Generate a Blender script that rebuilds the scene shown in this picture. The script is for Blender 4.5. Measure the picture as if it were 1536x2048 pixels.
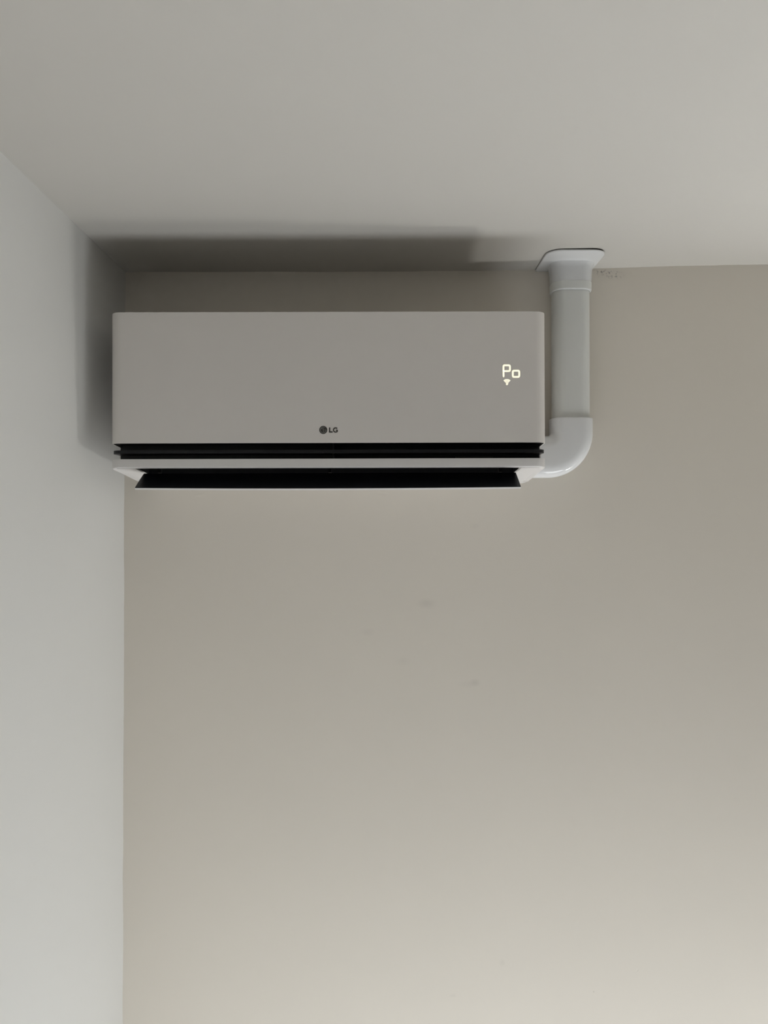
import bpy, bmesh, math
from mathutils import Vector, Matrix, noise

for o in list(bpy.data.objects):
    bpy.data.objects.remove(o)
S = bpy.context.scene
COL = S.collection

# ------------------------------------------------------------------ frame
HC = 1.85              # camera height above the floor
D = 1.66               # camera to back wall (the wall plane is y = 0, the room is at y < 0)
F = 1540.0             # focal length in pixels of the 1536 x 2048 frame
K = D / F              # metres per pixel at the back wall
AC_P = 0.242           # how far the unit stands out from the wall

# ------------------------------------------------------------------ camera
cam_d = bpy.data.cameras.new('camera')
cam_d.sensor_fit = 'VERTICAL'
cam_d.sensor_height = 24.0
cam_d.lens = 24.0 * F / 2048.0
cam_d.clip_start = 0.02
cam = bpy.data.objects.new('camera', cam_d)
COL.objects.link(cam)
cam.location = (0, -D, HC)
cam.rotation_euler = (math.radians(90) + math.atan(16 / F), 0, -math.atan(4 / F))
S.camera = cam

# ------------------------------------------------------------------ view, world
S.view_settings.view_transform = 'Standard'
S.view_settings.look = 'None'
S.view_settings.exposure = 0.17
S.view_settings.gamma = 1.0
S.view_settings.use_curve_mapping = False
WORLD = 0.15
W = bpy.data.worlds.new('world')
S.world = W
W.use_nodes = True
W.node_tree.nodes['Background'].inputs[0].default_value = (0.75, 0.85, 1.0, 1)
W.node_tree.nodes['Background'].inputs[1].default_value = WORLD

def area(name, loc, target, sx, sy, power, color, spread=180):
    d = bpy.data.lights.new(name, 'AREA')
    d.shape = 'RECTANGLE'
    d.size, d.size_y = sx, sy
    d.energy = power
    d.color = color
    d.spread = math.radians(spread)
    o = bpy.data.objects.new(name, d)
    COL.objects.link(o)
    o.location = loc
    v = Vector(target) - Vector(loc)
    o.rotation_euler = v.to_track_quat('-Z', 'Y').to_euler()
    return o

ROOM_X0 = -515 * K
ROOM_X1 = 2.28
ROOM_Y0 = -4.0
# added upward area lamps standing in for daylight off an unseen balcony and floor
area('balcony_fill', (2.2, 0.85, 0.03), (2.2, 0.85, 3), 0.45, 0.60, 212, (1.0, 0.978, 0.93))
area('floor_fill', (1.20, -0.72, 0.03), (1.20, -0.72, 3), 0.80, 0.60, 7.9, (0.965, 1.0, 1.04))
area('floor_fill_wide', (0.15, -0.74, 0.03), (0.15, -0.74, 3), 1.15, 0.70, 9.8, (0.965, 1.0, 1.04))
area('threshold_fill', (2.00, -0.10, 0.03), (2.00, -0.10, 3), 0.36, 0.16, 15.5, (0.99, 0.99, 0.96))

# ------------------------------------------------------------------ helpers
def tag(o, **kw):
    for k, v in kw.items():
        o[k] = v
    return o

def link(name, bm, mat=None, parent=None, smooth=False, recalc=True):
    if recalc:
        bmesh.ops.recalc_face_normals(bm, faces=bm.faces)
    me = bpy.data.meshes.new(name)
    bm.to_mesh(me)
    bm.free()
    if smooth:
        for p in me.polygons:
            p.use_smooth = True
        me.set_sharp_from_angle(angle=math.radians(32))
    o = bpy.data.objects.new(name, me)
    COL.objects.link(o)
    if mat:
        me.materials.append(mat)
    if parent:
        o.parent = parent
    return o

def bevel(bm, edges, w, seg=3):
    bmesh.ops.bevel(bm, geom=list(edges), offset=w, offset_type='OFFSET', segments=seg,
                    profile=0.5, affect='EDGES', clamp_overlap=True)

def add_box(bm, x0, x1, y0, y1, z0, z1):
    v = [bm.verts.new((x, y, z)) for z in (z0, z1) for (x, y) in ((x0, y0), (x1, y0), (x1, y1), (x0, y1))]
    for f in ((3, 2, 1, 0), (4, 5, 6, 7), (0, 1, 5, 4), (1, 2, 6, 5), (2, 3, 7, 6), (3, 0, 4, 7)):
        bm.faces.new([v[i] for i in f])
    return v

def prism(bm, pts, z0, z1):
    """plan outline pts [(x, y)] extruded; z0 / z1 are numbers or functions of (x, y)"""
    g0 = z0 if callable(z0) else (lambda x, y: z0)
    g1 = z1 if callable(z1) else (lambda x, y: z1)
    a = [bm.verts.new((x, y, g0(x, y))) for x, y in pts]
    b = [bm.verts.new((x, y, g1(x, y))) for x, y in pts]
    n = len(pts)
    bot = bm.faces.new(a[::-1]); top = bm.faces.new(b)
    for i in range(n):
        j = (i + 1) % n
        bm.faces.new((a[i], a[j], b[j], b[i]))
    return a, b, bot, top

def plan(x0, x1, p0, p1, r, n=10):
    """rounded at the two front corners; p is distance out of the wall (y = -p)"""
    pts = [(x1, -p0), (x0, -p0)]
    for k in range(n + 1):
        t = math.pi + math.pi / 2 * k / n
        pts.append((x0 + r + r * math.cos(t), -(p1 - r) + r * math.sin(t)))
    for k in range(n + 1):
        t = 1.5 * math.pi + math.pi / 2 * k / n
        pts.append((x1 - r + r * math.cos(t), -(p1 - r) + r * math.sin(t)))
    return pts

def rrect(w, h, r, n=8):
    pts = []
    for cx, cy, a in ((w/2-r, h/2-r, 0), (-w/2+r, h/2-r, 90), (-w/2+r, -h/2+r, 180), (w/2-r, -h/2+r, 270)):
        for k in range(n + 1):
            t = math.radians(a + 90 * k / n)
            pts.append((cx + r*math.cos(t), cy + r*math.sin(t)))
    return pts

def rings(bm, secs, close=True, caps=True):
    """secs: list of lists of Vector, same length"""
    vs = [[bm.verts.new(p) for p in s] for s in secs]
    n = len(vs[0])
    for a, b in zip(vs[:-1], vs[1:]):
        for i in range(n):
            j = (i + 1) % n
            bm.faces.new((a[i], a[j], b[j], b[i]))
    if caps:
        bm.faces.new(vs[0][::-1]); bm.faces.new(vs[-1])
    return vs

# ------------------------------------------------------------------ materials
def mat(name, color, rough=0.5, spec=0.5, emit=None, strength=0, coat=0):
    m = bpy.data.materials.new(name)
    m.use_nodes = True
    b = m.node_tree.nodes['Principled BSDF']
    b.inputs['Base Color'].default_value = (*color, 1)
    b.inputs['Roughness'].default_value = rough
    b.inputs['Specular IOR Level'].default_value = spec
    b.inputs['Coat Weight'].default_value = coat
    if emit:
        b.inputs['Emission Color'].default_value = (*emit, 1)
        b.inputs['Emission Strength'].default_value = strength
    return m

def grain(m, scale, amount, bump=0.0, bscale=200.0, dist=0.001):
    """soft procedural variation of the colour plus a fine relief"""
    nt = m.node_tree; b = nt.nodes['Principled BSDF']
    tc = nt.nodes.new('ShaderNodeTexCoord')
    nz = nt.nodes.new('ShaderNodeTexNoise'); nz.inputs['Scale'].default_value = scale
    nz.inputs['Detail'].default_value = 4
    nt.links.new(tc.outputs['Object'], nz.inputs['Vector'])
    mr = nt.nodes.new('ShaderNodeMapRange')
    mr.inputs['From Min'].default_value = 0.3; mr.inputs['From Max'].default_value = 0.7
    mr.inputs['To Min'].default_value = 1 - amount; mr.inputs['To Max'].default_value = 1 + amount
    nt.links.new(nz.outputs[0], mr.inputs[0])
    mul = nt.nodes.new('ShaderNodeVectorMath'); mul.operation = 'SCALE'
    mul.inputs[0].default_value = b.inputs['Base Color'].default_value[:3]
    nt.links.new(mr.outputs[0], mul.inputs['Scale'])
    nt.links.new(mul.outputs[0], b.inputs['Base Color'])
    if bump:
        n2 = nt.nodes.new('ShaderNodeTexNoise'); n2.inputs['Scale'].default_value = bscale
        n2.inputs['Detail'].default_value = 5
        nt.links.new(tc.outputs['Object'], n2.inputs['Vector'])
        bp = nt.nodes.new('ShaderNodeBump'); bp.inputs['Strength'].default_value = bump
        bp.inputs['Distance'].default_value = dist
        nt.links.new(n2.outputs[0], bp.inputs['Height'])
        nt.links.new(bp.outputs[0], b.inputs['Normal'])
    return mul

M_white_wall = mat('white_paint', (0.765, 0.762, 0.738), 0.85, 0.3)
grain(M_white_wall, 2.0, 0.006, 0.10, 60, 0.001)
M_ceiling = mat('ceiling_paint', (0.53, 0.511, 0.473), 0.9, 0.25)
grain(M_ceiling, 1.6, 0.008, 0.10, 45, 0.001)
M_beige = mat('greige_paint', (0.765, 0.716, 0.637), 0.8, 0.3)
M_floor = mat('floor_tile', (0.62, 0.60, 0.56), 0.4, 0.5)
grain(M_floor, 3, 0.05)
M_ac = mat('unit_plastic', (0.77, 0.735, 0.70), 0.42, 0.4)
grain(M_ac, 30, 0.004, 0.03, 900, 0.0002)
M_frame = mat('unit_plastic_smooth', (0.72, 0.70, 0.685), 0.35, 0.4)
grain(M_frame, 30, 0.004)
M_dark = mat('navy_black_plastic', (0.0045, 0.005, 0.0075), 0.38, 0.35)
grain(M_dark, 12, 0.1)
M_black = mat('black_cavity', (0.003, 0.003, 0.0035), 0.6, 0.2)
grain(M_black, 12, 0.1)
M_duct = mat('duct_plastic', (0.72, 0.73, 0.705), 0.38, 0.5)
grain(M_duct, 14, 0.010)
M_fitting = mat('glossy_duct_plastic', (0.80, 0.805, 0.81), 0.03, 0.5)
grain(M_fitting, 14, 0.006)
M_collar = mat('satin_duct_plastic', (0.68, 0.685, 0.685), 0.22, 0.5)
grain(M_collar, 14, 0.006)
M_gap_shade = mat('dark_gap_shade', (0.05, 0.048, 0.04), 0.9, 0.1)
grain(M_gap_shade, 60, 0.1)
M_digit = mat('display_light', (0.7, 0.66, 0.5), 0.5, 0.3, (1.0, 0.93, 0.70), 0.82)
M_wifi = mat('display_light_soft', (0.9, 0.86, 0.68), 0.5, 0.3, (1.0, 0.94, 0.72), 0.78)
M_logo = mat('logo_grey', (0.055, 0.050, 0.046), 0.4, 0.4)
M_logo_line = mat('logo_line', (0.27, 0.275, 0.25), 0.4, 0.4)
M_pvc = mat('white_window_frame', (0.8, 0.8, 0.8), 0.35, 0.5)
M_glass = mat('window_glass', (0.9, 0.95, 1.0), 0.05, 0.5)
M_glass.node_tree.nodes['Principled BSDF'].inputs['Transmission Weight'].default_value = 1.0

# the greige wall: faint smudges, the mould specks under the ceiling, small dents, all in wall coordinates
def wall_pt(px, py):
    return ((px - 764) * K, 0.0, HC + (1040 - py) * K)

def build_beige(m):
    nt = m.node_tree; L = nt.links; b = nt.nodes['Principled BSDF']
    N = nt.nodes.new
    tc = N('ShaderNodeTexCoord')
    base = b.inputs['Base Color'].default_value[:3]
    def math_(op, a, c=None, clamp=False):
        n = N('ShaderNodeMath'); n.operation = op; n.use_clamp = clamp
        for i, v in enumerate((a, c)):
            if v is None: continue
            if hasattr(v, 'is_output'): L.new(v, n.inputs[i])
            else: n.inputs[i].default_value = v
        return n.outputs[0]
    def blob(px, py, rx, ry, ang=0.0):
        mp = N('ShaderNodeMapping'); mp.vector_type = 'TEXTURE'
        mp.inputs['Location'].default_value = wall_pt(px, py)
        mp.inputs['Rotation'].default_value = (0, ang, 0)
        mp.inputs['Scale'].default_value = (rx * K, 1.0, ry * K)
        L.new(tc.outputs['Object'], mp.inputs['Vector'])
        ln = N('ShaderNodeVectorMath'); ln.operation = 'LENGTH'
        L.new(mp.outputs[0], ln.inputs[0])
        return math_('SUBTRACT', 1.0, ln.outputs['Value'], True)
    nz = N('ShaderNodeTexNoise'); nz.inputs['Scale'].default_value = 2.2; nz.inputs['Detail'].default_value = 5
    L.new(tc.outputs['Object'], nz.inputs['Vector'])
    soft = N('ShaderNodeMapRange'); soft.inputs['From Min'].default_value = .3; soft.inputs['From Max'].default_value = .7
    soft.inputs['To Min'].default_value = .988; soft.inputs['To Max'].default_value = 1.012
    L.new(nz.outputs[0], soft.inputs[0])
    fac = soft.outputs[0]
    for (px, py, rx, ry, amt) in ((853, 1207, 22, 12, .10), (735, 1264, 18, 10, .05), (950, 1364, 12, 9, .09),
                                  (938, 1367, 26, 9, .05), (805, 1322, 16, 10, .04), (905, 1985, 9, 5, .05),
                                  (1003, 1920, 7, 9, .06), (1185, 1978, 2.2, 2.2, .22), (950, 1052, 14, 7, .04)):
        s = blob(px, py, rx, ry)
        fac = math_('MULTIPLY', fac, math_('SUBTRACT', 1.0, math_('MULTIPLY', s, amt)))
    # speckled mould stain by the duct
    sp = N('ShaderNodeTexNoise'); sp.inputs['Scale'].default_value = 190; sp.inputs['Detail'].default_value = 3
    L.new(tc.outputs['Object'], sp.inputs['Vector'])
    spk = N('ShaderNodeMapRange'); spk.inputs['From Min'].default_value = .51; spk.inputs['From Max'].default_value = .66
    L.new(sp.outputs[0], spk.inputs[0])
    zone = math_('MAXIMUM', blob(1222, 547, 34, 10, 0.10), blob(1204, 541, 26, 5))
    st = math_('MULTIPLY', math_('MULTIPLY', spk.outputs[0], zone), 1.5, True)
    halo = math_('MULTIPLY', blob(1212, 546, 60, 20), .07)
    fac = math_('MULTIPLY', fac, math_('SUBTRACT', 1.0, math_('MULTIPLY', st, .5)))
    fac = math_('MULTIPLY', fac, math_('SUBTRACT', 1.0, halo))
    mul = N('ShaderNodeVectorMath'); mul.operation = 'SCALE'; mul.inputs[0].default_value = base
    L.new(fac, mul.inputs['Scale'])
    L.new(mul.outputs[0], b.inputs['Base Color'])
    # relief: roller texture, two blisters below the unit, a chip low on the wall
    n2 = N('ShaderNodeTexNoise'); n2.inputs['Scale'].default_value = 55; n2.inputs['Detail'].default_value = 5
    L.new(tc.outputs['Object'], n2.inputs['Vector'])
    h = math_('MULTIPLY', n2.outputs[0], 0.25)
    for (px, py, rx, ry, ang, k) in ((400, 990, 13, 4, -.1, 1.2), (765, 987, 12, 3, .1, -1.2),
                                     (1272, 1936, 5, 2.5, -.8, -1.6), (1290, 1790, 3, 7, 0, .4)):
        h = math_('ADD', h, math_('MULTIPLY', blob(px, py, rx, ry, ang), k))
    bp = N('ShaderNodeBump'); bp.inputs['Strength'].default_value = .35; bp.inputs['Distance'].default_value = .001
    L.new(h, bp.inputs['Height']); L.new(bp.outputs[0], b.inputs['Normal'])
build_beige(M_beige)

# ------------------------------------------------------------------ the room
def wob(t, s, a):
    return a * noise.noise(Vector((t * s, 3.7, 1.3)))

def ceil_z(x):                                   # the plaster line is not quite level
    px = x / K + 764
    pts = [(-4000, 497), (249, 497), (700, 498), (940, 500), (1070, 502), (1190, 504.5), (1300, 508), (1400, 511),
           (1536, 513.5), (1800, 517), (6000, 519)]
    for (a, ya), (b, yb) in zip(pts[:-1], pts[1:]):
        if px <= b:
            t = (px - a) / (b - a)
            return HC + (ya + (yb - ya) * t) * K
    return HC + 519 * K

TOP = HC + 0.75
# back wall, front face at y = 0
BD0, BD1, BDZ = 1.05, 2.10, 2.05              # unseen balcony door opening, right of the frame, placed for the outside lamp
bm = bmesh.new()
add_box(bm, ROOM_X0 - .15, BD0, 0, .12, -.1, TOP)
add_box(bm, BD1, ROOM_X1 + .15, 0, .12, -.1, TOP)
add_box(bm, BD0, BD1, 0, .12, BDZ, TOP)
tag(link('wall_back', bm, M_beige), kind='structure')
# left wall: inner face at ROOM_X0, edge slightly wavy where it meets the greige paint
bm = bmesh.new()
ys = [0.0, -.005, -.02, -.06, -.15, -.4, -1, -2, ROOM_Y0]
zs = [i * .02 for i in range(0, int(TOP / .02) + 1)]
g = [[bm.verts.new((ROOM_X0 + (wob(z, 9, .0016) + wob(z, 31, .0006)) * math.exp(y / .06), y, z)) for z in zs] for y in ys]
for i in range(len(ys) - 1):
    for j in range(len(zs) - 1):
        bm.faces.new((g[i][j], g[i+1][j], g[i+1][j+1], g[i][j+1]))
ext = bmesh.ops.extrude_face_region(bm, geom=list(bm.faces))
for v in [e for e in ext['geom'] if isinstance(e, bmesh.types.BMVert)]:
    v.co.x = ROOM_X0 - .15
tag(link('wall_left', bm, M_white_wall, smooth=True), kind='structure')
# ceiling
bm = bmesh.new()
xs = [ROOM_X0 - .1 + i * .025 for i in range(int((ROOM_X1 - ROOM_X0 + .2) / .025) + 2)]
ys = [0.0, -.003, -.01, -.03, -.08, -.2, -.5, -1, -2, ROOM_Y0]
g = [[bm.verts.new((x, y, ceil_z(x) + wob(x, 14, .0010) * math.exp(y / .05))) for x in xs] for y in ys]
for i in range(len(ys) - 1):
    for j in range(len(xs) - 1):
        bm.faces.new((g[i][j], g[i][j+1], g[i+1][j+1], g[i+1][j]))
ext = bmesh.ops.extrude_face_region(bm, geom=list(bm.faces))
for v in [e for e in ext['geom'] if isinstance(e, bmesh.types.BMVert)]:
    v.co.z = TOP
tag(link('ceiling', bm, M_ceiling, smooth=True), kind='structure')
bm = bmesh.new(); add_box(bm, ROOM_X0 - .15, ROOM_X1 + .15, ROOM_Y0 - .15, .15, -.1, 0)
tag(link('floor', bm, M_floor), kind='structure')
def wall_with_opening(name, axis, pos, a0, a1, o0, o1, z0, z1):
    bm = bmesh.new()
    def b(u0, u1, w0, w1):
        if axis == 'x': add_box(bm, pos, pos + .15, u0, u1, w0, w1)
        else: add_box(bm, u0, u1, pos - .15, pos, w0, w1)
    b(a0, o0, 0, TOP); b(o1, a1, 0, TOP); b(o0, o1, 0, z0); b(o0, o1, z1, TOP)
    return tag(link(name, bm, M_far), kind='structure')
M_far = mat('taupe_paint', (0.30, 0.28, 0.25), 0.85, 0.3); grain(M_far, 2, .02)  # unseen walls, kept dark to cut fill light from the front
wall_with_opening('wall_right', 'x', ROOM_X1, ROOM_Y0, 0, -.72, -.12, .06, .86)
wall_with_opening('wall_front', 'y', ROOM_Y0, ROOM_X0, ROOM_X1, .45, 1.95, .35, 1.85)
def window(name, axis, pos, o0, o1, z0, z1):
    root = bpy.data.objects.new(name, None); COL.objects.link(root); tag(root, kind='structure')
    bm = bmesh.new(); t = .05
    def b(bm, u0, u1, w0, w1, d0, d1):
        if axis == 'x': add_box(bm, pos + d0, pos + d1, u0, u1, w0, w1)
        else: add_box(bm, u0, u1, pos - d1, pos - d0, w0, w1)
    mid = (o0 + o1) / 2
    for q in ((o0, o1, z0, z0 + t), (o0, o1, z1 - t, z1), (o0, o0 + t, z0 + t, z1 - t), (o1 - t, o1, z0 + t, z1 - t),
              (mid - t/2, mid + t/2, z0 + t, z1 - t)):
        b(bm, *q, .04, .10)
    link('window_frame', bm, M_pvc, root)
    for u0, u1 in ((o0 + t, mid - t/2), (mid + t/2, o1 - t)):
        bm = bmesh.new(); b(bm, u0, u1, z0 + t, z1 - t, .065, .071); link('pane', bm, M_glass, root)
window('window_1', 'x', ROOM_X1, -.72, -.12, .06, .86)
window('door_1', 'y', .14, BD0, BD1, 0, BDZ)
bm = bmesh.new(); add_box(bm, .4, 4.2, .121, 2.2, -.1, 0)
tag(link('floor_balcony', bm, M_floor), kind='structure')
window('window_2', 'y', ROOM_Y0, .45, 1.95, .35, 1.85)

# ------------------------------------------------------------------ the air conditioner
s0 = (D - AC_P) / D
X0 = (217.3 - 764) * s0 * K
X1 = (1094.6 - 764) * s0 * K
XC = (X0 + X1) / 2
ac = bpy.data.objects.new('air_conditioner', None)
COL.objects.link(ac)
ac.location = (XC, 0, HC + .24)
ac.rotation_euler = (0, -0.0030, 0)
tag(ac, label='white wall-mounted air conditioner with open black air vanes and lit display', category='air conditioner')
OFF = Vector((XC, 0, HC + .24))
def fin(bm):                                     # world coordinates -> the unit's own
    for v in bm.verts: v.co -= OFF
    return bm
def zf(py):                                      # height of an image row on the front plane
    return HC + (1040 - py) * K * s0
def xf(px):
    return (px - 764) * K * s0

Z_TOP, Z_PB = zf(622.6), zf(885.6)
Z_LT, Z_LB = zf(917.2), zf(935.0)
R = .022
AP = AC_P - .200
NOTCH = .142 + AP
def z_pb(x, y): return Z_PB - .07 * max(0.0, (y + AC_P - .02))
PROF = [(0, .0188), (.028, .0188), (.065, .0172), (.095, .0148), (.135, .0106), (.185, .0052), (AC_P, 0)]
def z_low(x, y):                                 # the underside falls towards the wall
    p = -y
    for (a, za), (b, zb) in zip(PROF[:-1], PROF[1:]):
        if p <= b: return Z_LB - (za + (zb - za) * (p - a) / (b - a))
    return Z_LB

# front panel: a shell, open behind, 2.2 mm thick
T = .0022
bm = bmesh.new()
def panel_outline(inset):
    pts = plan(X0 + inset, X1 - inset, .07, AC_P - inset, R - inset, 12)
    # add side points so the lower edge can slope
    return pts
out, inn = panel_outline(0), panel_outline(T)
a = [bm.verts.new((x, y, z_pb(x, y))) for x, y in out]
b_ = [bm.verts.new((x, y, Z_TOP)) for x, y in out]
c = [bm.verts.new((x, y, z_pb(x, y))) for x, y in inn]
d_ = [bm.verts.new((x, y, Z_TOP - T)) for x, y in inn]
n = len(out)
for i in range(1, n + 1):
    j, i2 = i % n, (i + 1) % n
    if i == n: j, i2 = 0, 1
    if (j, i2) == (0, 1): continue
    if i == n: continue
    bm.faces.new((a[j], a[i2], b_[i2], b_[j]))
    bm.faces.new((c[j], d_[j], d_[i2], c[i2]))
    bm.faces.new((a[j], c[j], c[i2], a[i2]))
bm.faces.new(b_)
bm.faces.new(d_[::-1])
# close the rear rim
bm.faces.new((a[0], b_[0], d_[0], c[0])); bm.faces.new((a[1], c[1], d_[1], b_[1]))
bm.faces.new((b_[0], b_[1], d_[1], d_[0]))
topset = set(b_)
bevel(bm, [e for e in bm.edges if e.verts[0] in topset and e.verts[1] in topset and
           not (e.verts[0].co.y > -.08 and e.verts[1].co.y > -.08)], .0028, 3)
link('front_panel', fin(bm), M_ac, ac, smooth=True)

# housing behind it
bm = bmesh.new()
prism(bm, plan(X0 + .0004, X1 - .0004, .0, .069, .0015, 2), z_low(0, -.02) + .001, Z_TOP - .001)
prism(bm, plan(X0 + .0026, X1 - .0026, .0692, NOTCH - .002, .0015, 2), Z_LT + .0004, Z_TOP - .003)
link('housing', fin(bm), M_ac, ac, smooth=True)
# side skin beside the slot (between panel and lower frame)
for sx in (X0, X1 - .0022):
    bm = bmesh.new()
    add_box(bm, sx, sx + .0022, -NOTCH, -.0695, Z_LT + .0002, Z_PB - .0050)
    link('side_skin', fin(bm), M_ac, ac)

# black air slot of the upper outlet
bm = bmesh.new()
prism(bm, plan(X0 + .0024, X1 - .0024, NOTCH - .0018, NOTCH + .004, .0035, 5), Z_LT + .0003, Z_PB + .02)
link('upper_outlet', fin(bm), M_dark, ac, smooth=True)
bm = bmesh.new()
prism(bm, plan(X0 + .0026, X1 - .0026, NOTCH + .0045, AC_P - .0026, R - .0026, 10), Z_PB + .002, Z_PB + .012)
link('slot_roof', fin(bm), M_black, ac, smooth=True)
bm = bmesh.new()
xd = xf(664.5)
add_box(bm, xd - .0012, xd + .0012, -.180 - AP, -NOTCH - .0045, Z_LT + .0005, zf(905.6))
add_box(bm, xd - .0012, xd + .0012, -.180 - AP, -NOTCH - .0045, zf(897.6), Z_PB + .0015)
link('slot_divider', fin(bm), M_dark, ac)
# pale strip of the inner fin seen low in the slot at the right
bm = bmesh.new()
add_box(bm, xf(917) , xf(994), -NOTCH - .008, -NOTCH - .0043, Z_LT + .0003, zf(909))
link('sensor_window', fin(bm), mat('smoke_plastic', (.012, .016, .018), .3, .5), ac)

# upper vane: thin dark blade, rounded at its ends
bm = bmesh.new()
zb0, zb1 = zf(905.4), zf(898.9)
a, b_, _, _ = prism(bm, plan(X0 + .0012, X1 - .0012, NOTCH + .0045, AC_P - .0055, .0200, 10), zb0, zb1)
bevel(bm, [e for e in bm.edges if abs(e.verts[0].co.z - e.verts[1].co.z) < 1e-6 and
           not (e.verts[0].co.y > -NOTCH - .008 and e.verts[1].co.y > -NOTCH - .008)], .0014, 3)
link('upper_vane', fin(bm), M_dark, ac, smooth=True)

# lower frame: solid with the outlet cut into its underside
def solid_cut(name, bm, cuts, material, parent, bev=None):
    o = link(name, bm, material, parent)
    cutters = []
    for cb in cuts:
        co = link('cutter', cb)
        co.matrix_world = Matrix.Translation(OFF)
        m = o.modifiers.new('b', 'BOOLEAN'); m.operation = 'DIFFERENCE'; m.solver = 'EXACT'; m.object = co
        cutters.append(co)
    if bev:
        m = o.modifiers.new('v', 'BEVEL'); m.width = bev; m.segments = 3; m.limit_method = 'ANGLE'
        m.angle_limit = math.radians(40)
    return o, cutters

OX0, OX1 = xf(270.5), xf(1041.5)
OP0, OP1 = .118 + AP, AC_P - .0075
def seg_outline():
    pts = plan(X0, X1, 0.0, AC_P, R, 12)
    # insert points along the sides where the profile bends
    i = 1
    return [pts[0], pts[1], (X0, -.025)] + pts[2:] + [(X1, -.025)]
bm = bmesh.new()
# built as strips so that every face is planar: subdivide the outline by depth
def z_top_low(x, y): return Z_LT
prism(bm, plan(X0, X1, 0.0, AC_P, R, 12), Z_LB - .01, Z_LT)
for p, _ in PROF[1:-1]:
    bmesh.ops.bisect_plane(bm, geom=bm.verts[:] + bm.edges[:] + bm.faces[:], plane_co=(0, -p, 0), plane_no=(0, 1, 0))
for v in bm.verts:
    if v.co.z < Z_LT - .001: v.co.z = z_low(v.co.x, v.co.y)
bmesh.ops.triangulate(bm, faces=[f for f in bm.faces if len(f.verts) > 4 and min(v.co.z for v in f.verts) < Z_LT - .001])
fin(bm)
cut = bmesh.new(); add_box(cut, OX0, OX1, -OP1, -OP0, Z_LB - .08, Z_LT - .003); fin(cut)
bmesh.ops.recalc_face_normals(cut, faces=cut.faces)
lowf, cutters = solid_cut('lower_frame', bm, [cut], M_frame, ac)
bpy.context.view_layer.update()
dg = bpy.context.evaluated_depsgraph_get()
me = bpy.data.meshes.new_from_object(lowf.evaluated_get(dg))
lowf.modifiers.clear(); lowf.data = me
for c_ in cutters: bpy.data.objects.remove(c_)
# soften the rim all round
bm = bmesh.new(); bm.from_mesh(me)
bmesh.ops.remove_doubles(bm, verts=bm.verts, dist=1e-5)
bmesh.ops.dissolve_limit(bm, angle_limit=math.radians(.05), verts=bm.verts, edges=bm.edges)
ed = []
for e in bm.edges:
    if len(e.link_faces) == 2:
        m_ = (e.verts[0].co + e.verts[1].co) / 2 + OFF
        an = e.calc_face_angle(0)
        onrim = (m_.y < -AC_P + R * .999 and (m_.y < -AC_P + .001 or m_.x < X0 + R or m_.x > X1 - R)) or m_.x < X0 + .001 or m_.x > X1 - .001
        if an > math.radians(40) and onrim and abs(m_.y) > .004 and m_.z < Z_LT - .004 and e.calc_length() > 1e-4 \
           and abs(e.verts[0].co.z - e.verts[1].co.z) < .022 and not (OX0 - .001 < m_.x < OX1 + .001 and m_.y > -OP1 - .001):
            ed.append(e)
bevel(bm, ed, .0028, 3)
bm.to_mesh(me); bm.free()
for p in me.polygons: p.use_smooth = True
me.set_sharp_from_angle(angle=math.radians(30))

# dark lining of the outlet
bm = bmesh.new()
def lin(bm, x0, x1, p0, p1, z0, z1): add_box(bm, x0, x1, -p1, -p0, z0, z1)
e_ = .0002
zb_in = lambda p: z_low(0, -p)
lin(bm, OX0 + e_, OX1 - e_, OP0 + e_, OP1 - e_, Z_LT - .0045, Z_LT - .0032)                 # roof
vv = add_box(bm, OX0 + e_, OX1 - e_, -OP1 + e_, -OP1 + .0012, zb_in(OP1) + .0012, Z_LT - .0045)   # behind the lip
add_box(bm, OX0 + e_, OX1 - e_, -OP0 - .0012, -OP0 - e_, zb_in(OP0) + .0012, Z_LT - .0045)
for x0, x1 in ((OX0 + e_, OX0 + .0012), (OX1 - .0012, OX1 - e_)):
    q = [bm.verts.new((x, -p, z)) for x in (x0, x1) for (p, z) in
         ((OP0 + .0012, zb_in(OP0) + .0012), (OP1 - .0012, zb_in(OP1) + .0012), (OP1 - .0012, Z_LT - .0045), (OP0 + .0012, Z_LT - .0045))]
    for f in ((0, 1, 2, 3), (7, 6, 5, 4), (0, 4, 5, 1), (1, 5, 6, 2), (2, 6, 7, 3), (3, 7, 4, 0)):
        bm.faces.new([q[i] for i in f])
link('outlet_lining', fin(bm), M_black, ac)

# end caps of the underside, a hair proud, leaving the seam line along the outer edge
for x0, x1 in ((X0 + .0135, OX0 - .0015), (OX1 + .0015, X1 - .0135)):
    bm = bmesh.new()
    ps = [.006] + [p for p, _ in PROF[1:-1]] + [AC_P - .0042]
    secs = []
    for p in ps:
        z = z_low(0, -p)
        secs.append([Vector((x, -p, zz)) for (x, zz) in ((x0, z + .0004), (x1, z + .0004), (x1, z - .0008), (x0, z - .0008))])
    rings(bm, secs)
    link('end_cap', fin(bm), M_frame, ac)

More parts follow.
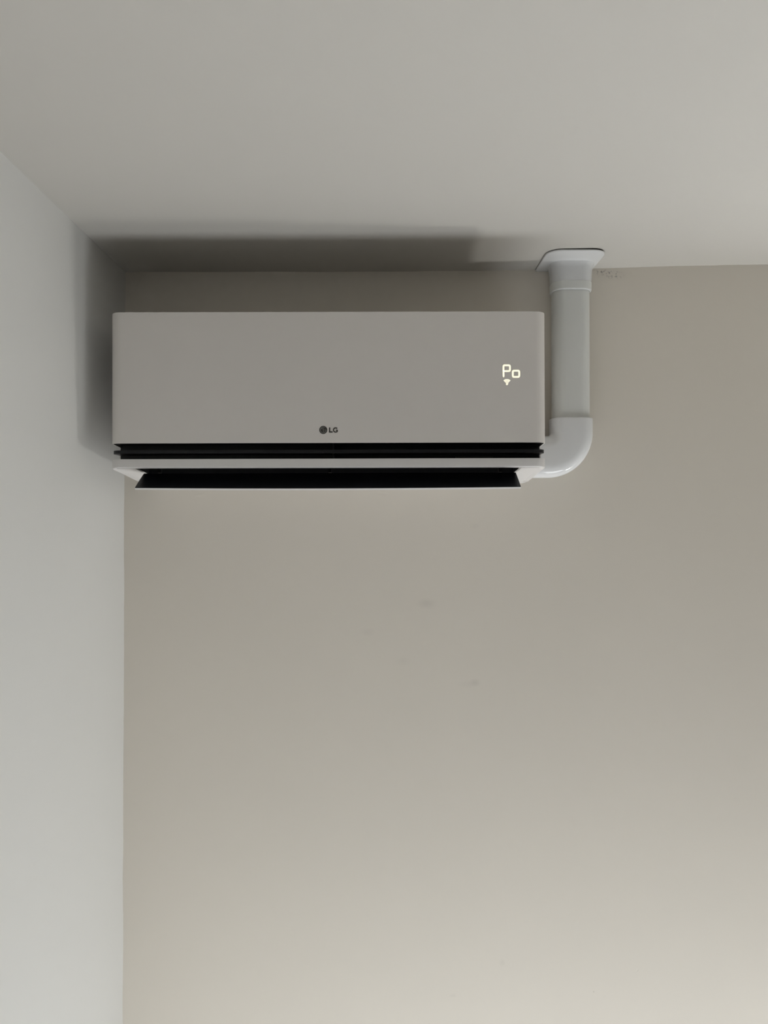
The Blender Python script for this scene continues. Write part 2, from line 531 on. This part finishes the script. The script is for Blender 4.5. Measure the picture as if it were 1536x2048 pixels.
# lower vane: a long flap hanging forward and down, dark on its upper face, pale below; bows a little
VX0, VX1 = OX0 + .0012, OX1 - .0012
def ray(p, py): return (p, HC + (1040 - py) * K * (D - p) / D)
pt = ray(AC_P - .046, 946.0)                     # hinge edge (p, z)
pb = ray(AC_P + .0075, 974.2)                    # free edge
def vane(x, t, off):
    u = (x - VX0) / (VX1 - VX0)
    bow = -.0019 * (4 * u * (1 - u)) * t
    p = pt[0] + (pb[0] - pt[0]) * t
    z = pt[1] + (pb[1] - pt[1]) * t + bow + .0006 * math.sin(math.pi * t)
    dx, dz = pb[0] - pt[0], pb[1] - pt[1]
    l = math.hypot(dx, dz); nx, nz = dz / l, -dx / l     # normal pointing down / back
    return Vector((x, -(p + nx * off), z + nz * off))
def vane_mesh(o0, o1, t0=0, t1=1, ins=0):
    bm = bmesh.new(); NX, NT = 40, 8
    vs = {}
    for k, off in enumerate((o0, o1)):
        for i in range(NX + 1):
            for j in range(NT + 1):
                x = VX0 + ins + (VX1 - VX0 - 2 * ins) * i / NX
                vs[k, i, j] = bm.verts.new(vane(x, t0 + (t1 - t0) * j / NT, off))
    for i in range(NX):
        for j in range(NT):
            bm.faces.new((vs[0, i, j], vs[0, i+1, j], vs[0, i+1, j+1], vs[0, i, j+1]))
            bm.faces.new((vs[1, i, j], vs[1, i, j+1], vs[1, i+1, j+1], vs[1, i+1, j]))
        for j in (0, NT):
            bm.faces.new((vs[0, i, j], vs[1, i, j], vs[1, i+1, j], vs[0, i+1, j]))
    for j in range(NT):
        for i in (0, NX):
            bm.faces.new((vs[0, i, j], vs[0, i, j+1], vs[1, i, j+1], vs[1, i, j]))
    return bm
lv = link('lower_vane', fin(vane_mesh(.0009, .0044)), M_frame, ac, smooth=True)
link('vane_face', fin(vane_mesh(0, .00085, 0, .995, .0002)), M_dark, lv, smooth=True)
# hinge arms reaching into the outlet
for hx in (VX0 + .03, (VX0 + VX1) / 2, VX1 - .03):
    bm = bmesh.new(); add_box(bm, hx - .003, hx + .003, -pt[0] - .004, -pt[0] + .006, pt[1] + .0008, Z_LT - .0046)
    link('hinge', fin(bm), M_black, lv)

# ---- display: seven-segment style P and o, and the wifi symbol, lying on the panel face
YF = -AC_P - .00012
def stroke_loop(bm, pts, w, closed):
    """flat stroke with mitred joins in the panel plane; pts in px"""
    P = [Vector((xf(x), zf(y))) for x, y in pts]
    h = w * K * s0 / 2
    n = len(P); L_, R_ = [], []
    for i in range(n):
        if closed: p0, p1 = P[i-1], P[(i+1) % n]
        else: p0, p1 = P[max(i-1, 0)], P[min(i+1, n-1)]
        t0 = (P[i] - p0).normalized() if (P[i] - p0).length > 1e-9 else (p1 - P[i]).normalized()
        t1 = (p1 - P[i]).normalized() if (p1 - P[i]).length > 1e-9 else t0
        t = (t0 + t1).normalized(); nn = Vector((-t.y, t.x))
        k = h / max(.5, nn.dot(Vector((-t0.y, t0.x))))
        L_.append(P[i] + nn * k); R_.append(P[i] - nn * k)
    def V(p, y): return bm.verts.new((p.x, y, p.y))
    la = [V(p, YF) for p in L_]; ra = [V(p, YF) for p in R_]
    lb = [V(p, YF + .0004) for p in L_]; rb = [V(p, YF + .0004) for p in R_]
    m = n if closed else n - 1
    for i in range(m):
        j = (i + 1) % n
        bm.faces.new((la[i], la[j], ra[j], ra[i])); bm.faces.new((la[i], lb[i], lb[j], la[j]))
        bm.faces.new((ra[i], ra[j], rb[j], rb[i]))
        bm.faces.new((lb[i], rb[i], rb[j], lb[j]))
    if not closed:
        for i in (0, n - 1): bm.faces.new((la[i], ra[i], rb[i], lb[i]))
def rloop(x0, x1, y0, y1, r, n=5):
    pts = []
    for cx, cy, a in ((x1-r, y0+r, -90), (x1-r, y1-r, 0), (x0+r, y1-r, 90), (x0+r, y0+r, 180)):
        for k in range(n + 1):
            t = math.radians(a + 90 * k / n); pts.append((cx + r*math.cos(t), cy + r*math.sin(t)))
    return pts
bm = bmesh.new()
stroke_loop(bm, rloop(1007.6, 1020.6, 731.0, 742.5, 2.2), 3.5, True)
stroke_loop(bm, [(1007.7, 741), (1007.7, 744), (1007.8, 753.4)], 3.4, False)
stroke_loop(bm, [(1007.8, 753.2), (1007.8, 754.0), (1007.8, 754.9)], 2.2, False)
link('display_letter', fin(bm), M_digit, ac)
bm = bmesh.new(); stroke_loop(bm, rloop(1026.3, 1039.2, 741.8, 754.2, 2.4), 3.6, True)
link('display_letter', fin(bm), M_digit, ac)
# wifi: dot and three arcs
wf = None
bm = bmesh.new(); cx, cy = 1014.6, 768.6
stroke_loop(bm, [(cx + 1.0*math.cos(t), cy + 1.0*math.sin(t)) for t in [2*math.pi*k/12 for k in range(12)]], 2.0, True)
wf = link('wifi_symbol', fin(bm), M_wifi, ac)
for r_, w_ in ((3.6, 1.7), (6.3, 1.9), (9.0, 1.9)):
    bm = bmesh.new()
    stroke_loop(bm, [(cx + r_*math.cos(t), cy + r_*math.sin(t)) for t in [math.radians(-135 + 90*k/12) for k in range(13)]], w_, False)
    link('wifi_arc', fin(bm), M_wifi, wf)

# ---- emblem and letters at the foot of the panel
def disc(bm, cx, cy, r, y0, y1, n=40):
    pts = [(xf(cx) + r*K*s0*math.cos(2*math.pi*k/n), zf(cy) + r*K*s0*math.sin(2*math.pi*k/n)) for k in range(n)]
    rings(bm, [[Vector((x, y, z)) for x, z in pts] for y in (y0, y1)])
bm = bmesh.new(); disc(bm, 646.2, 859.7, 8.1, -AC_P - .0002, -AC_P + .0002)
emb = link('logo_emblem', fin(bm), M_logo, ac)
YF = -AC_P - .0003
ec, ez = 646.2, 859.7
def arc(r, a0, a1, n=20): return [(ec + r*math.cos(math.radians(a0+(a1-a0)*k/n)), ez - r*math.sin(math.radians(a0+(a1-a0)*k/n))) for k in range(n+1)]
for pts, w in ((arc(5.9, 62, 360), .75), ([(652.1, 859.9), (650.4, 859.9), (648.3, 859.9)], .7),
               ([(646.3, 855.9), (646.3, 860), (646.3, 863.4)], .9), ([(646.0, 863.2), (647.2, 863.2), (648.4, 863.2)], .8)):
    bm = bmesh.new(); stroke_loop(bm, pts, w, False); link('logo_line', fin(bm), M_logo_line, emb)
bm = bmesh.new(); disc(bm, 643.6, 857.0, 0.95, -AC_P - .0003, -AC_P - .0001, 12)
link('logo_dot', fin(bm), M_logo_line, emb)
bm = bmesh.new(); stroke_loop(bm, [(658.9, 854.8), (658.9, 860), (658.9, 863.8), (662, 863.8), (665.0, 863.8)], 2.7, False)
link('logo_letter', fin(bm), M_logo, ac)
bm = bmesh.new()
gx, gy = 670.9, 859.9
gp = [(gx + 4.2*math.cos(math.radians(t)), gy - 4.15*math.sin(math.radians(t))) for t in range(42, 321, 12)]
gp += [(674.1, 862.6), (674.1, 860.6), (674.1, 860.4)]
stroke_loop(bm, gp, 2.5, False); stroke_loop(bm, [(675.2, 860.3), (673, 860.3), (671.2, 860.3)], 1.9, False)
link('logo_letter', fin(bm), M_logo, ac)

# ------------------------------------------------------------------ the refrigerant duct beside it
duct = bpy.data.objects.new('pipe_duct', None)
COL.objects.link(duct)
DX = .3990
duct.location = (DX, 0, HC)
tag(duct, label='white plastic pipe duct rising from behind the air conditioner to a ceiling flange', category='duct')
DO = Vector((DX, 0, HC))
def fd(bm):
    for v in bm.verts: v.co -= DO
    return bm
def sec(w, p0, p1, r, n=8):                      # rounded section in plan, centred on DX
    return [(x, -(p0 + p1) / 2 + y) for x, y in rrect(w, p1 - p0, r, n)]
Z_J = HC + (1040 - 834.5) * K * (D - .064) / D   # elbow joint
Z_C = HC + (1040 - 575.5) * K * (D - .069) / D   # collar rim
ZCEIL = ceil_z(DX)
Z_PL = ZCEIL - .0058
bm = bmesh.new()
rings(bm, [[Vector((DX + x, y, z)) for x, y in sec(.0768, .0035, .0625, .0235)] for z in (Z_J - .01, Z_PL - .004)])
link('straight_duct', fd(bm), M_duct, duct, smooth=True)
# elbow: sweep of the section round a quarter turn
bm = bmesh.new()
W_, P0, P1, RR = .0880, .0010, .0672, .0255
zc = HC + .0885 + W_ / 2
Ra = .0510
secs = []
def put(cx, cz, ang, w=W_, dp=0.0):
    # ang 0: duct runs vertically, section axis along x; 90 deg: runs to -x
    ux, uz = math.cos(ang), -math.sin(ang)
    secs.append([Vector((cx + ux * x, y, cz + uz * x)) for x, y in sec(w, P0 + dp, P1 - dp, RR - dp)])
put(DX, Z_J, 0, W_ - .0018, .0009)
put(DX, Z_J - .0006, 0, W_ - .0004, .0002)
put(DX, Z_J - .0016, 0)
for k in range(0, 21):
    t = math.pi / 2 * k / 20
    # centre of the bend lies to the left of the duct
    put(DX - Ra + Ra * math.cos(t), zc + Ra - Ra * math.sin(t), t)
xe = X1 + .0008
if xe < DX - Ra: put(xe, zc, math.pi / 2)
rings(bm, secs)
link('elbow', fd(bm), M_fitting, duct, smooth=True)
# collar: hollow sleeve flaring into the flange plate
bm = bmesh.new()
prof = [(.0, .0802, .0672), (.0010, .0816, .0680), (.0160, .0822, .0684), (.0180, .0828, .0688), (.036, .0845, .0698), (.045, .0858, .0708), (.0515, .0885, .0726), (.0550, .0925, .0752)]
zz = [Z_C + (Z_PL - Z_C) * h / .055 for h, _, _ in prof]
inner = [Vector((DX + x, y, Z_C + .004)) for x, y in sec(.0771, .0033, .0627, .0236)]
inner0 = [Vector((DX + x, y, Z_C)) for x, y in sec(.0778, .0026, .0650, .0240)]
secs = [inner, inner0] + [[Vector((DX + x, y, z)) for x, y in sec(w, .0006, p1, .0255)] for (h, w, p1), z in zip(prof, zz)]
rings(bm, secs)
collar = link('collar', fd(bm), M_collar, duct, smooth=True)
# the duller glued band round its mouth
bm = bmesh.new()
ZB0, ZB1 = Z_C + .0016, Z_C + (Z_PL - Z_C) * .0172 / .055
def band(w, p1, z, o): return [Vector((DX + x, y, z)) for x, y in sec(w + 2 * o, .0006, p1 + o, .0255)]
rings(bm, [band(.0816, .0680, ZB0, .0003), band(.0818, .0681, ZB0 + .0003, .0006), band(.0823, .0685, ZB1, .0005), band(.0824, .0685, ZB1 + .0003, .0001)], caps=False)
link('collar_band', fd(bm), M_duct, collar, smooth=True)
# flange plate under the ceiling, with a dark sheet drawing the shadow gap above it
bm = bmesh.new()
fx0, fx1, fp = .3315, .4520, .1300
def fplan(ins, r): return plan(fx0 + ins, fx1 - ins, .0008 + ins, fp - ins, r, 10)
def fz(x, y): return Z_PL
top = Z_PL + .0032
secs = [[Vector((x, y, z)) for x, y in fplan(i, .030 - i)] for i, z in ((.0024, Z_PL), (.0008, Z_PL + .0006), (0, Z_PL + .0018), (0, top))]
rings(bm, secs)
link('ceiling_flange', fd(bm), M_collar, duct, smooth=True)
bm = bmesh.new()
rings(bm, [[Vector((x, y, z)) for x, y in fplan(.0012, .029)] for z in (top + .0001, ZCEIL - .0012)])
link('gap_shade', fd(bm), M_gap_shade, duct)
